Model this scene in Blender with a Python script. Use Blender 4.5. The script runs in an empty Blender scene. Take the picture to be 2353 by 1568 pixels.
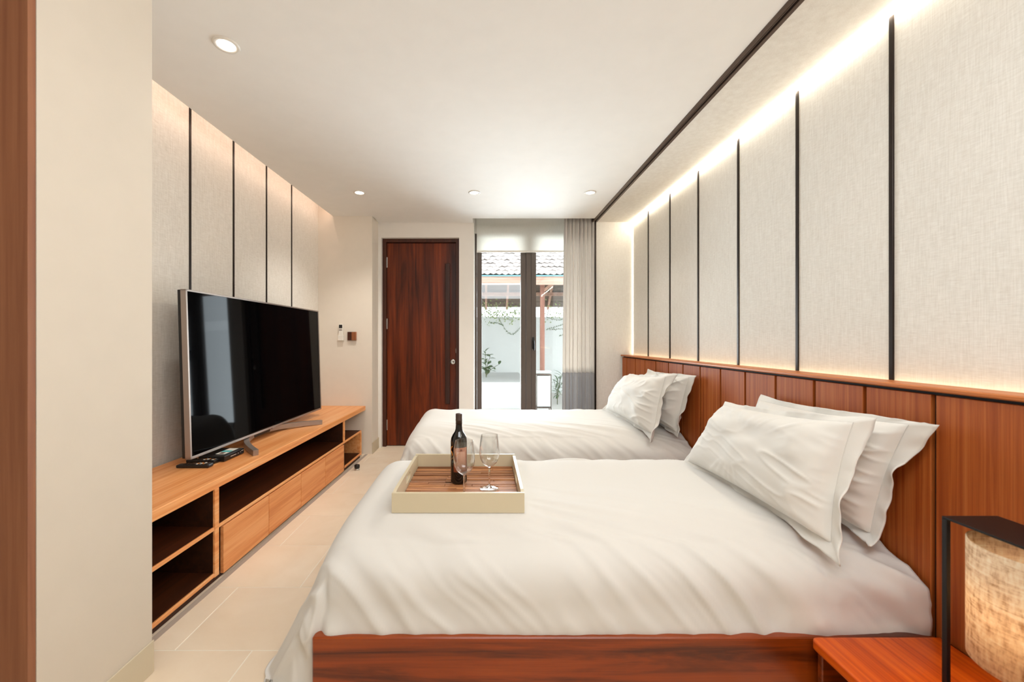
import bpy, bmesh, math, random
import numpy as np
from mathutils import Vector, Matrix
random.seed(7)
PI = math.pi
S = bpy.context.scene
COL = S.collection

# ------------------------------------------------------------------ camera, world, lights, exposure
cam_d = bpy.data.cameras.new('camera'); cam = bpy.data.objects.new('camera', cam_d); COL.objects.link(cam)
cam.location = (0, 0, 1.2); cam.rotation_euler = (PI/2, 0, 0)
cam_d.sensor_width = 36; cam_d.lens = 36*915/2353
cam_d.shift_x = (1176.5-1117)/2353; cam_d.shift_y = -1/2353
cam_d.dof.use_dof = True; cam_d.dof.focus_distance = 2.6; cam_d.dof.aperture_fstop = 2.4
cam_d.clip_start = 0.02; cam_d.clip_end = 200
S.camera = cam

world = bpy.data.worlds.new('overcast_sky'); S.world = world; world.use_nodes = True
bg = world.node_tree.nodes['Background']
bg.inputs['Color'].default_value = (0.93, 0.97, 1.0, 1); bg.inputs['Strength'].default_value = 3.0

def lamp(name, kind, loc, energy, color, rot=(0, 0, 0), **kw):
    d = bpy.data.lights.new(name, kind); d.energy = energy; d.color = color
    for k, v in kw.items(): setattr(d, k, v)
    o = bpy.data.objects.new(name, d); COL.objects.link(o); o.location = loc; o.rotation_euler = rot
    return o
WARM = (1.0, 0.80, 0.60)
# added fill light at ceiling height, out of view, to brighten the room
lamp('room_fill_light', 'AREA', (0.35, 0.35, 2.49), 50, (0.93, 0.97, 1.0), (math.radians(30), 0, 0), shape='RECTANGLE', size=1.6, size_y=1.1)
# daylight entering through the glazed garden door
lamp('garden_daylight', 'AREA', (0.5, 5.45, 1.15), 240, (0.85, 0.935, 1.0), (-PI/2-math.radians(27), 0, 0), shape='RECTANGLE', size=2.0, size_y=2.0)

S.view_settings.view_transform = 'Standard'; S.view_settings.look = 'None'
S.view_settings.exposure = 0.13; S.view_settings.gamma = 1.0
S.view_settings.use_curve_mapping = False

# ------------------------------------------------------------------ materials
def lin(r, g, b):
    f = lambda c: (c/255/12.92 if c/255 <= .04045 else ((c/255+.055)/1.055)**2.4)
    return (f(r), f(g), f(b), 1)

def newmat(name):
    m = bpy.data.materials.new(name); m.use_nodes = True
    nt = m.node_tree; p = nt.nodes['Principled BSDF']
    return m, nt, p

def nd(nt, kind, **kw):
    n = nt.nodes.new(kind)
    for k, v in kw.items(): setattr(n, k, v)
    return n

def coords(nt, scale, rand=True):
    tc = nd(nt, 'ShaderNodeTexCoord'); mp = nd(nt, 'ShaderNodeMapping')
    mp.inputs['Scale'].default_value = scale
    if rand:
        oi = nd(nt, 'ShaderNodeObjectInfo'); mul = nd(nt, 'ShaderNodeMath', operation='MULTIPLY'); mul.inputs[1].default_value = 37.0
        add = nd(nt, 'ShaderNodeVectorMath', operation='ADD')
        nt.links.new(oi.outputs['Random'], mul.inputs[0]); nt.links.new(tc.outputs['Object'], add.inputs[0]); nt.links.new(mul.outputs[0], add.inputs[1])
        nt.links.new(add.outputs[0], mp.inputs['Vector'])
    else:
        nt.links.new(tc.outputs['Object'], mp.inputs['Vector'])
    return mp.outputs['Vector']

def noise(nt, vec, scale, detail=4, rough=.55, dist=0):
    n = nd(nt, 'ShaderNodeTexNoise'); n.inputs['Scale'].default_value = scale; n.inputs['Detail'].default_value = detail
    n.inputs['Roughness'].default_value = rough; n.inputs['Distortion'].default_value = dist
    nt.links.new(vec, n.inputs['Vector']); return n.outputs['Fac']

def ramp(nt, fac, stops):
    r = nd(nt, 'ShaderNodeValToRGB'); e = r.color_ramp.elements
    while len(e) < len(stops): e.new(.5)
    for el, (p, c) in zip(e, stops): el.position = p; el.color = c
    nt.links.new(fac, r.inputs['Fac']); return r.outputs['Color']

def bump(nt, fac, p, strength, dist=.001):
    b = nd(nt, 'ShaderNodeBump'); b.inputs['Strength'].default_value = strength; b.inputs['Distance'].default_value = dist
    nt.links.new(fac, b.inputs['Height']); nt.links.new(b.outputs['Normal'], p.inputs['Normal'])

def mixc(nt, fac, a, b, mode='MIX'):
    m = nd(nt, 'ShaderNodeMix', data_type='RGBA', blend_type=mode)
    if isinstance(fac, (int, float)): m.inputs[0].default_value = fac
    else: nt.links.new(fac, m.inputs[0])
    for sock, v in ((m.inputs[6], a), (m.inputs[7], b)):
        if isinstance(v, tuple): sock.default_value = v
        else: nt.links.new(v, sock)
    return m.outputs[2]

def plain(name, col, rough=.6, metal=0, spec=.5, bumps=0, var=.012):
    m, nt, p = newmat(name)
    p.inputs['Base Color'].default_value = col; p.inputs['Roughness'].default_value = rough
    p.inputs['Metallic'].default_value = metal; p.inputs['Specular IOR Level'].default_value = spec
    v = coords(nt, (1, 1, 1), False); f = noise(nt, v, 9, 3)
    c = ramp(nt, f, [(0.3, tuple(x*(1-var) for x in col[:3])+(1,)), (.7, tuple(min(1, x*(1+var)) for x in col[:3])+(1,))])
    nt.links.new(c, p.inputs['Base Color'])
    if bumps: bump(nt, noise(nt, v, 220, 2), p, bumps, .0006)
    return m

def wood(name, light, mid, dark, axis='Y', rough=.38, contrast=1.0, coat=0.0, fine=1.0, grain=34.0):
    m, nt, p = newmat(name)
    lo, hi = .9, grain
    sc = {'X': (lo, hi, hi), 'Y': (hi, lo, hi), 'Z': (hi, hi, lo)}[axis]
    v = coords(nt, sc)
    f1 = noise(nt, v, 1.0, 6, .62, .5)
    c = ramp(nt, f1, [(.5-.2*contrast, dark), (.5, mid), (.5+.22*contrast, light)])
    sc2 = {'X': (3, 210, 210), 'Y': (210, 3, 210), 'Z': (210, 210, 3)}[axis]
    v2 = coords(nt, sc2); f2 = noise(nt, v2, 1.0, 3, .7)
    g = ramp(nt, f2, [(.34, (.74, .70, .66, 1)), (.56, (1, 1, 1, 1))])
    c2 = mixc(nt, .6*fine, c, g, 'MULTIPLY')
    nt.links.new(c2, p.inputs['Base Color'])
    p.inputs['Specular IOR Level'].default_value = .35; p.inputs['Roughness'].default_value = rough; p.inputs['Coat Weight'].default_value = coat; p.inputs['Coat Roughness'].default_value = .2
    bump(nt, f2, p, .12, .0006)
    return m

def linen(name, a, b, rough=.95, scale=1.0, amount=1.0):
    m, nt, p = newmat(name)
    f1 = noise(nt, coords(nt, (260*scale, 260*scale, 14*scale)), 1.0, 3, .6)
    f2 = noise(nt, coords(nt, (30*scale, 30*scale, 300*scale)), 1.0, 3, .6)
    f3 = noise(nt, coords(nt, (1.3, 1.3, 1.3)), 1.5, 3)
    mx = nd(nt, 'ShaderNodeMath', operation='ADD'); nt.links.new(f1, mx.inputs[0]); nt.links.new(f2, mx.inputs[1])
    mh = nd(nt, 'ShaderNodeMath', operation='MULTIPLY'); mh.inputs[1].default_value = .5; nt.links.new(mx.outputs[0], mh.inputs[0])
    c = ramp(nt, mh.outputs[0], [(.5-.16/amount, b), (.5+.12/amount, a)])
    c = mixc(nt, .25, c, ramp(nt, f3, [(.3, tuple(x*.86 for x in a[:3])+(1,)), (.7, a)]))
    nt.links.new(c, p.inputs['Base Color']); p.inputs['Roughness'].default_value = rough
    p.inputs['Specular IOR Level'].default_value = .15
    bump(nt, mh.outputs[0], p, .25, .0008)
    return m

def cotton(name, col):
    m, nt, p = newmat(name)
    p.inputs['Base Color'].default_value = col; p.inputs['Roughness'].default_value = .85; p.inputs['Specular IOR Level'].default_value = .2
    p.inputs['Sheen Weight'].default_value = .15
    f = noise(nt, coords(nt, (1, 1, 1)), 420, 2); bump(nt, f, p, .08, .0005)
    return m

def emit(name, col, strength):
    m, nt, p = newmat(name)
    p.inputs['Base Color'].default_value = (.8, .8, .8, 1); p.inputs['Emission Color'].default_value = col; p.inputs['Emission Strength'].default_value = strength
    return m

def sheer(name, col, transl=.35, band=None):
    m, nt, p = newmat(name)
    f = noise(nt, coords(nt, (320, 320, 30)), 1.0, 2)
    c = ramp(nt, f, [(.3, tuple(x*.95 for x in col[:3])+(1,)), (.7, col)])
    nt.links.new(c, p.inputs['Base Color']); p.inputs['Roughness'].default_value = .9; p.inputs['Specular IOR Level'].default_value = .1
    t = nd(nt, 'ShaderNodeBsdfTranslucent'); nt.links.new(c, t.inputs['Color'])
    mx = nd(nt, 'ShaderNodeMixShader'); mx.inputs[0].default_value = transl
    out = nt.nodes['Material Output']
    nt.links.new(p.outputs[0], mx.inputs[1]); nt.links.new(t.outputs[0], mx.inputs[2]); nt.links.new(mx.outputs[0], out.inputs['Surface'])
    return m

M = {}
M['plaster'] = plain('warm_white_plaster', lin(236, 230, 222), .85, bumps=.06)
M['plaster_left'] = plain('cream_plaster', lin(232, 222, 208), .85, bumps=.06)
M['pier'] = plain('pier_plaster', lin(212, 200, 184), .85, bumps=.06)
M['ceiling'] = plain('ceiling_white', lin(242, 239, 234), .9, bumps=.03)
M['stone_base'] = plain('stone_baseboard', lin(206, 192, 166), .7)
M['brown_panel'] = wood('brown_wood_panel', lin(160, 106, 74), lin(148, 96, 66), lin(134, 84, 58), 'Z', .6, .8, fine=.4)
M['linen_wall'] = linen('linen_wall_fabric', lin(241, 237, 229), lin(218, 211, 200))
M['linen_tv'] = linen('linen_tv_wall', lin(243, 237, 228), lin(214, 205, 192))
M['linen_soffit'] = linen('linen_soffit', lin(240, 236, 228), lin(222, 215, 204))
M['bronze'] = plain('dark_bronze', lin(44, 34, 28), .35, .6)
M['track'] = plain('brown_track', lin(84, 66, 54), .4, .4)
M['black'] = plain('black_plastic', lin(22, 20, 20), .35)
M['blackmetal'] = plain('black_metal', lin(20, 18, 20), .4, .3)
M['darkvoid'] = plain('dark_backing', lin(18, 14, 12), .7)
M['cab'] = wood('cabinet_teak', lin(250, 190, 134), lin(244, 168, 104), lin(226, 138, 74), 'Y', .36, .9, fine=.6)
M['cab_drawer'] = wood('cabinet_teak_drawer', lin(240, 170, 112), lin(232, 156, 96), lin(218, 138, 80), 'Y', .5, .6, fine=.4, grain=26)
M['cab_in_shade'] = wood('cabinet_inside_shade', lin(88, 42, 14), lin(70, 32, 10), lin(48, 22, 7), 'Y', .5, 1.0, fine=.7)  # inside teak darkened in its colour for the shade within the shelves
M['cab_in_deep_shade'] = wood('cabinet_inside_deep_shade', lin(66, 32, 10), lin(52, 24, 8), lin(38, 17, 5), 'Y', .55, 1.0)  # same teak, darker still for the deep shade on backs and dividers
M['plinth'] = wood('dark_plinth', lin(72, 40, 26), lin(62, 34, 22), lin(50, 26, 18), 'Y', .6)
M['head'] = wood('headboard_teak', lin(186, 106, 48), lin(172, 88, 30), lin(152, 70, 18), 'Z', .58, .8, grain=60)
M['ledge'] = wood('ledge_teak', lin(206, 128, 70), lin(192, 112, 56), lin(170, 94, 44), 'Y', .4, .6, fine=.5)
M['bedwood'] = wood('bed_rail_wood', lin(164, 74, 18), lin(146, 60, 12), lin(84, 32, 7), 'X', .3, .75, coat=.25, grain=15)
M['nightwood'] = wood('nightstand_wood', lin(224, 100, 18), lin(210, 84, 10), lin(186, 68, 6), 'Y', .35, .6, coat=.12, fine=.4, grain=60)
M['door'] = wood('door_mahogany', lin(134, 58, 18), lin(106, 42, 10), lin(58, 22, 5), 'Z', .35, 1.25)
nt = M['door'].node_tree; p_ = nt.nodes['Principled BSDF']; src = p_.inputs['Base Color'].links[0].from_socket
fb = noise(nt, coords(nt, (5.5, 1, .55), False), 1.0, 4, .6, .8)
nt.links.new(mixc(nt, 1.0, src, ramp(nt, fb, [(.36, (.28, .24, .22, 1)), (.60, (1.25, 1.2, 1.1, 1))]), 'MULTIPLY'), p_.inputs['Base Color'])
M['doorframe'] = wood('door_frame_wood', lin(86, 46, 30), lin(74, 38, 24), lin(58, 30, 20), 'Z', .4)
M['doorpull'] = wood('door_pull_wood', lin(70, 34, 20), lin(56, 27, 16), lin(42, 20, 12), 'Z', .35)
M['steel'] = plain('brushed_steel', lin(214, 210, 204), .3, .9)
M['bezel'] = plain('silver_bezel', lin(172, 160, 152), .45, .8)
M['screen'] = plain('tv_screen', lin(5, 5, 6), .04, 0, .05)
M['cotton'] = cotton('white_cotton', lin(224, 220, 214))
M['pillow'] = cotton('white_pillow_cotton', lin(230, 226, 219))
M['tray'] = plain('cream_lacquer', lin(216, 202, 172), .4)
M['white'] = plain('white_plastic', lin(236, 230, 220), .4)
M['label'] = plain('copper_label', lin(176, 104, 74), .6)
M['gold'] = plain('gold_print', lin(214, 130, 44), .4, .3)
M['bottle'] = plain('dark_bottle_glass', lin(16, 12, 11), .06, 0, .6)
M['capsule'] = plain('bottle_capsule', lin(74, 58, 50), .35, .3)
M['windowframe'] = plain('bronze_window_frame', lin(88, 76, 68), .45, .3)
M['curtain'] = sheer('linen_curtain', lin(238, 232, 225), .30)
M['curtain_band'] = sheer('grey_curtain_band', lin(190, 186, 184), .42)
M['blind'] = sheer('blind_fabric', lin(252, 250, 244), .55)
M['ext_white'] = plain('garden_white_render', lin(224, 228, 226), .9)
M['ext_floor'] = plain('terrace_stone', lin(220, 218, 212), .9)
M['rooftile'] = plain('pale_roof_tile', lin(196, 188, 184), .8)
M['rust'] = wood('rust_painted_wood', lin(206, 172, 158), lin(196, 158, 142), lin(180, 140, 124), 'X', .6, .6)
M['postwood'] = wood('post_wood', lin(160, 118, 102), lin(148, 104, 90), lin(132, 92, 78), 'Z', .6, .6)
M['rafter'] = wood('rafter_wood', lin(186, 150, 130), lin(170, 132, 114), lin(150, 114, 98), 'Y', .6, .6)
M['oldboard'] = wood('weathered_boards', lin(120, 104, 92), lin(92, 78, 68), lin(52, 44, 38), 'X', .8, 1.1)
M['leaf'] = plain('green_leaf', lin(86, 116, 72), .5)
M['leaf_pale'] = plain('pale_leaf', lin(150, 170, 104), .5)
M['stem'] = plain('green_stem', lin(96, 100, 66), .6)
M['led_right'] = emit('cream_led', (1.0, .92, .78, 1), 60)
M['led_corner'] = emit('corner_led', (1.0, .93, .76, 1), 3)
M['led_ledge'] = emit('yellow_led', (1.0, .80, .46, 1), 9)
M['led_left'] = emit('peach_led', (1.0, .73, .58, 1), 10)
M['bulb'] = emit('downlight_disc', (1.0, .93, .85, 1), 12)
M['lampbulb'] = emit('lamp_bulb', (1.0, .86, .66, 1), 24)

# floor tile with per-tile tint
m, nt, p = newmat('sandstone_tile')
f = noise(nt, coords(nt, (1, 1, 1)), 3.0, 5, .6, .4)
c = ramp(nt, f, [(.3, lin(236, 215, 188)), (.7, lin(246, 229, 206))])
oi = nd(nt, 'ShaderNodeObjectInfo')
c = mixc(nt, .6, c, ramp(nt, oi.outputs['Random'], [(0, (.90, .88, .86, 1)), (1, (1, 1, 1, 1))]), 'MULTIPLY')
nt.links.new(c, p.inputs['Base Color']); p.inputs['Roughness'].default_value = .45; M['tile'] = m
M['grout'] = plain('pale_grout', lin(244, 236, 220), .9)
# tray slats with per-slat tint
m, nt, p = newmat('tray_slat_wood')
f = noise(nt, coords(nt, (5, 90, 90)), 1.0, 4, .6, .5)
c = ramp(nt, f, [(.3, lin(146, 90, 54)), (.7, lin(214, 156, 106))])
oi = nd(nt, 'ShaderNodeObjectInfo')
c = mixc(nt, .85, c, ramp(nt, oi.outputs['Random'], [(0, (.45, .38, .34, 1)), (.5, (.95, .85, .78, 1)), (1, (1.15, 1.1, 1.0, 1))]), 'MULTIPLY')
nt.links.new(c, p.inputs['Base Color']); p.inputs['Roughness'].default_value = .5; M['slat'] = m
# window glass: thin sheet, mostly transparent with fresnel reflection
m, nt, p = newmat('window_glass')
tr = nd(nt, 'ShaderNodeBsdfTransparent'); tr.inputs['Color'].default_value = (.96, .98, .98, 1)
gl = nd(nt, 'ShaderNodeBsdfGlossy'); gl.inputs['Roughness'].default_value = .02
fr = nd(nt, 'ShaderNodeFresnel'); fr.inputs['IOR'].default_value = 1.45
mx = nd(nt, 'ShaderNodeMixShader'); nt.links.new(fr.outputs[0], mx.inputs[0]); nt.links.new(tr.outputs[0], mx.inputs[1]); nt.links.new(gl.outputs[0], mx.inputs[2])
nt.links.new(mx.outputs[0], nt.nodes['Material Output'].inputs['Surface']); nt.nodes.remove(p); M['pane'] = m
# wine glass
m, nt, p = newmat('clear_glass')
tr = nd(nt, 'ShaderNodeBsdfTransparent'); tr.inputs['Color'].default_value = (.955, .958, .955, 1)
gl = nd(nt, 'ShaderNodeBsdfGlossy'); gl.inputs['Roughness'].default_value = .015; gl.inputs['Color'].default_value = (1, 1, 1, 1)
lw = nd(nt, 'ShaderNodeLayerWeight'); lw.inputs['Blend'].default_value = .5
pw = nd(nt, 'ShaderNodeMath', operation='POWER'); pw.inputs[1].default_value = 2.2; nt.links.new(lw.outputs['Facing'], pw.inputs[0])
ma = nd(nt, 'ShaderNodeMath', operation='MULTIPLY_ADD'); ma.inputs[1].default_value = .85; ma.inputs[2].default_value = .04; nt.links.new(pw.outputs[0], ma.inputs[0])
mx = nd(nt, 'ShaderNodeMixShader'); nt.links.new(ma.outputs[0], mx.inputs[0]); nt.links.new(tr.outputs[0], mx.inputs[1]); nt.links.new(gl.outputs[0], mx.inputs[2])
nt.links.new(mx.outputs[0], nt.nodes['Material Output'].inputs['Surface']); nt.nodes.remove(p); M['glass'] = m
m, nt, p = newmat('solid_clear_glass')
p.inputs['Base Color'].default_value = (1, 1, 1, 1); p.inputs['Roughness'].default_value = 0.0; p.inputs['IOR'].default_value = 1.45
p.inputs['Transmission Weight'].default_value = 1.0; M['glass_solid'] = m
# lampshade linen
m, nt, p = newmat('lampshade_linen')
f1 = noise(nt, coords(nt, (14, 14, 130), False), 1.0, 4, .65, .6); f2 = noise(nt, coords(nt, (95, 95, 30), False), 1.0, 3, .6)
ad = nd(nt, 'ShaderNodeMath', operation='ADD'); nt.links.new(f1, ad.inputs[0]); nt.links.new(f2, ad.inputs[1])
hf = nd(nt, 'ShaderNodeMath', operation='MULTIPLY'); hf.inputs[1].default_value = .5; nt.links.new(ad.outputs[0], hf.inputs[0])
c = ramp(nt, hf.outputs[0], [(.36, lin(190, 152, 114)), (.5, lin(238, 214, 180)), (.62, lin(250, 238, 214))])
nt.links.new(c, p.inputs['Base Color']); p.inputs['Roughness'].default_value = .9
t = nd(nt, 'ShaderNodeBsdfTranslucent'); nt.links.new(c, t.inputs['Color'])
mx = nd(nt, 'ShaderNodeMixShader'); mx.inputs[0].default_value = .5
nt.links.new(p.outputs[0], mx.inputs[1]); nt.links.new(t.outputs[0], mx.inputs[2]); nt.links.new(mx.outputs[0], nt.nodes['Material Output'].inputs['Surface'])
M['shade'] = m

# ------------------------------------------------------------------ geometry helpers
def merge(dst, src):
    me = bpy.data.meshes.new('tmp'); src.to_mesh(me); src.free(); dst.from_mesh(me); bpy.data.meshes.remove(me)

def box(bm, x0, x1, y0, y1, z0, z1, bev=0, seg=2):
    b = bmesh.new(); bmesh.ops.create_cube(b, size=1)
    for v in b.verts: v.co = Vector(((x0+x1)/2+v.co.x*(x1-x0), (y0+y1)/2+v.co.y*(y1-y0), (z0+z1)/2+v.co.z*(z1-z0)))
    if bev: bmesh.ops.bevel(b, geom=list(b.edges), offset=bev, segments=seg, profile=.7, affect='EDGES')
    merge(bm, b); return bm

def B(*a, **k): return box(bmesh.new(), *a, **k)

def lathe(bm, prof, seg=40, cx=0, cy=0, a0=0, a1=2*PI):
    full = abs(a1-a0-2*PI) < 1e-6; n = seg if full else seg+1
    rings = []
    for r, z in prof:
        if r < 1e-6: rings.append([bm.verts.new((cx, cy, z))])
        else: rings.append([bm.verts.new((cx+r*math.cos(a0+(a1-a0)*i/seg), cy+r*math.sin(a0+(a1-a0)*i/seg), z)) for i in range(n)])
    for A, C in zip(rings, rings[1:]):
        for i in range(seg):
            j = (i+1) % n
            if len(A) == 1 and len(C) == 1: continue
            if len(A) == 1: bm.faces.new((A[0], C[j], C[i]))
            elif len(C) == 1: bm.faces.new((A[i], A[j], C[0]))
            else: bm.faces.new((A[i], A[j], C[j], C[i]))
    bmesh.ops.recalc_face_normals(bm, faces=bm.faces); return bm

def sweep(bm, pts, w, h=None, closed_caps=True, up=(0, 0, 1)):
    """bar of w x h section along pts"""
    h = h or w; rings = []; up = Vector(up); n = len(pts); pts = [Vector(q) for q in pts]
    for i, q in enumerate(pts):
        t = (pts[min(i+1, n-1)]-pts[max(i-1, 0)]).normalized()
        s = t.cross(up)
        if s.length < 1e-4: s = t.cross(Vector((1, 0, 0)))
        s.normalize(); u = s.cross(t).normalized()
        rings.append([bm.verts.new(q+s*w/2*a+u*h/2*b) for a, b in ((-1, -1), (1, -1), (1, 1), (-1, 1))])
    for A, C in zip(rings, rings[1:]):
        for i in range(4): bm.faces.new((A[i], A[(i+1) % 4], C[(i+1) % 4], C[i]))
    bm.faces.new(rings[0][::-1]); bm.faces.new(rings[-1])
    bmesh.ops.recalc_face_normals(bm, faces=bm.faces); return bm

def tube(bm, pts, r, seg=8, r1=None):
    rings = []; n = len(pts); pts = [Vector(q) for q in pts]
    for i, q in enumerate(pts):
        t = (pts[min(i+1, n-1)]-pts[max(i-1, 0)]).normalized()
        a = t.orthogonal().normalized(); b = t.cross(a); rr = r if r1 is None else r+(r1-r)*i/(n-1)
        rings.append([bm.verts.new(q+(a*math.cos(2*PI*k/seg)+b*math.sin(2*PI*k/seg))*rr) for k in range(seg)])
    for A, C in zip(rings, rings[1:]):
        # align ring start
        d = min(range(seg), key=lambda s: (C[s].co-A[0].co).length); C[:] = C[d:]+C[:d]
        for i in range(seg): bm.faces.new((A[i], A[(i+1) % seg], C[(i+1) % seg], C[i]))
    bm.faces.new(rings[0][::-1]); bm.faces.new(rings[-1]); bmesh.ops.recalc_face_normals(bm, faces=bm.faces); return bm

def prism(bm, pts, z0, z1):
    lo = [bm.verts.new((x, y, z0)) for x, y in pts]; hi = [bm.verts.new((x, y, z1)) for x, y in pts]
    bm.faces.new(lo[::-1]); bm.faces.new(hi); n = len(pts)
    for i in range(n): bm.faces.new((lo[i], lo[(i+1) % n], hi[(i+1) % n], hi[i]))
    bmesh.ops.recalc_face_normals(bm, faces=bm.faces); return bm

def grid(P, mask=None):
    """mesh from (a,b,3) array"""
    a, b, _ = P.shape
    idx = np.arange(a*b).reshape(a, b)
    f = np.stack([idx[:-1, :-1], idx[1:, :-1], idx[1:, 1:], idx[:-1, 1:]], -1).reshape(-1, 4)
    return P.reshape(-1, 3), f

def link(name, me, mat, parent=None, smooth=False, loc=None):
    o = bpy.data.objects.new(name, me); COL.objects.link(o)
    if mat is not None and not me.materials: me.materials.append(M[mat] if isinstance(mat, str) else mat)
    if smooth: me.polygons.foreach_set('use_smooth', [True]*len(me.polygons))
    if parent is not None: o.parent = parent
    if loc is not None: o.location = loc
    return o

def obj(name, bm, mat, parent=None, smooth=False, loc=None, off=None):
    """off: geometry is given in world space, shift by -off"""
    if off is not None: bmesh.ops.translate(bm, verts=bm.verts, vec=-Vector(off))
    me = bpy.data.meshes.new(name); bm.to_mesh(me); bm.free()
    return link(name, me, mat, parent, smooth, loc)

def npmesh(name, V, F, mat, parent=None, smooth=True, loc=None):
    me = bpy.data.meshes.new(name); me.from_pydata([tuple(v) for v in V], [], [tuple(f) for f in F]); me.update()
    return link(name, me, mat, parent, smooth, loc)

def smooth_by_angle(o, deg=35):
    me = o.data; me.polygons.foreach_set('use_smooth', [True]*len(me.polygons))
    try: me.set_sharp_from_angle(angle=math.radians(deg))
    except Exception: pass

def tag(o, label=None, cat=None, group=None, kind=None):
    for k, v in (('label', label), ('category', cat), ('group', group), ('kind', kind)):
        if v: o[k] = v
    return o

def thing(name, label, cat, loc, rotz=0, group=None):
    o = bpy.data.objects.new(name, None); COL.objects.link(o); o.empty_display_size = .05
    o.location = loc; o.rotation_euler = (0, 0, rotz); return tag(o, label, cat, group)

def dup(root, loc, label=None, rotz=None):
    r = root.copy(); COL.objects.link(r); r.location = loc
    if rotz is not None: r.rotation_euler = (0, 0, rotz)
    if label: r['label'] = label
    for ch in list(root.children):
        c = ch.copy(); COL.objects.link(c); c.parent = r
        for g in ch.children:
            d = g.copy(); COL.objects.link(d); d.parent = c
    return r

def struct(name, bm, mat, **k):
    o = obj(name, bm, mat, **k); o['kind'] = 'structure'; return o

_perm = {}
def vnoise(x, y, seed=0):
    """smooth value noise, -1..1"""
    rs = np.random.RandomState(seed); T = rs.rand(256, 256)*2-1
    xi = np.floor(x).astype(int); yi = np.floor(y).astype(int); fx = x-xi; fy = y-yi
    fx = fx*fx*fx*(fx*(fx*6-15)+10); fy = fy*fy*fy*(fy*(fy*6-15)+10)
    g = lambda a, b: T[a % 256, b % 256]
    return (g(xi, yi)*(1-fx)+g(xi+1, yi)*fx)*(1-fy)+(g(xi, yi+1)*(1-fx)+g(xi+1, yi+1)*fx)*fy

def sstep(a, b, x):
    t = np.clip((x-a)/(b-a), 0, 1); return t*t*(3-2*t)

def displace(P, D):
    du = np.gradient(P, axis=0); dv = np.gradient(P, axis=1)
    N = np.cross(du, dv); N /= np.maximum(np.linalg.norm(N, axis=-1, keepdims=True), 1e-9)
    return P+N*D[..., None], N

# ------------------------------------------------------------------ room shell
CZ = 2.516           # ceiling height
SK = 0.028           # the television wall runs slightly askew
def skx(x0, y): return x0+SK*(y-3)
XR = 1.63            # face of the fabric wall
HB = 1.505           # face of the headboard panels

fl = struct('floor', B(-2.5, 1.9, -2.3, 4.78, -.10, -.0012), 'grout')
row_y = [1.542+.395*k for k in range(-5, 9)]
tile_me = {}
def tile_mesh(w, d):
    k = (round(w, 3), round(d, 3))
    if k not in tile_me:
        bm = B(-w/2+.0022, w/2-.0022, -d/2+.0022, d/2-.0022, -.012, 0, bev=.0006, seg=1)
        me = bpy.data.meshes.new('tile'); bm.to_mesh(me); bm.free(); me.materials.append(M['tile']); tile_me[k] = me
    return tile_me[k]
for i, y in enumerate(row_y):
    k = i-5; x0 = -1.205 if k % 2 == 0 else -.905
    y1 = min(y+.395, 4.7)
    if y1-y < .05: continue
    for n in range(-2, 6):
        a, b = x0+.6*n, x0+.6*(n+1); a, b = max(a, -2.45), min(b, 1.66)
        if b-a < .05: continue
        link('tile', tile_mesh(b-a, y1-y), None, fl, loc=((a+b)/2, (y+y1)/2, 0))

bm = bmesh.new()
prism(bm, [(-2.5, -2.3), (1.168, -2.3), (1.168, 4.29), (-.146, 4.29), (-.146, 4.47), (-1.20, 4.47), (-1.20, 4.23), (skx(-1.655, 4.23), 4.23), (skx(-1.655, 1.44), 1.44), (-2.5, 1.44)], CZ, CZ+.06)
box(bm, -2.6, 1.9, -2.4, 4.9, 2.74, 2.84)          # slab over coves and curtain pocket
ce = struct('ceiling', bm, 'ceiling')
obj('soffit_panel', B(1.224, 1.604, -2.3, 4.42, CZ, CZ+.03), 'linen_soffit', ce)
obj('cove_fascia', B(-1.30, -.14, 4.46, 4.47, CZ, CZ+.2), 'ceiling', ce)

# bronze curtain track between ceiling and soffit
bm = bmesh.new()
box(bm, 1.168, 1.224, -2.3, 4.40, CZ+.012, CZ+.03)
box(bm, 1.168, 1.187, -2.3, 4.40, CZ-.008, CZ+.014); box(bm, 1.193, 1.198, -2.3, 4.40, CZ-.004, CZ+.014)
box(bm, 1.206, 1.224, -2.3, 4.40, CZ-.008, CZ+.014)
struct('trim_1', bm, 'track')
struct('trim_2', B(1.197, 1.213, 4.385, 4.42, 0, CZ+.012), 'bronze')

# right wall: backing, fabric panels, bronze strips
wr = struct('wall_right', B(XR+.03, XR+.16, -2.3, 4.9, 0, 2.74), 'plaster')
yk = [-1.78, -1.30, -.81, -.33, .15, .635, 1.117, 1.5986, 2.083, 2.571, 3.056, 3.526, 3.998, 4.405]
for a, b in zip(yk, yk[1:]):
    obj('fabric_panel', B(XR, XR+.03, a+.006, b-.006, .98, 2.60, bev=.004, seg=2), 'linen_wall', wr)
for y in yk[1:-1]:
    obj('metal_strip', B(XR-.006, XR+.03, y-.0085, y+.0085, .99, CZ-.012, bev=.001, seg=1), 'bronze', wr)

# television wall: backing, fabric panels, strips (askew frame)
wl = struct('wall_left', B(-.16, -.03, -1.62, 1.28, 0, 2.74), 'plaster_left', loc=(-1.81, 3, 0)); wl.rotation_euler = (0, 0, -SK)
ly = [1.44, 2.05, 2.453, 2.857, 3.265, 3.664, 4.222]
for a, b in zip(ly, ly[1:]):
    obj('fabric_panel', B(-.03, 0, a-3+.004, b-3-.004, .30, 2.70, bev=.003, seg=2), 'linen_tv', wl)
for y in ly[1:-1]:
    obj('metal_strip', B(-.03, .005, y-3-.007, y-3+.007, .30, 2.70), 'bronze', wl)

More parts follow.
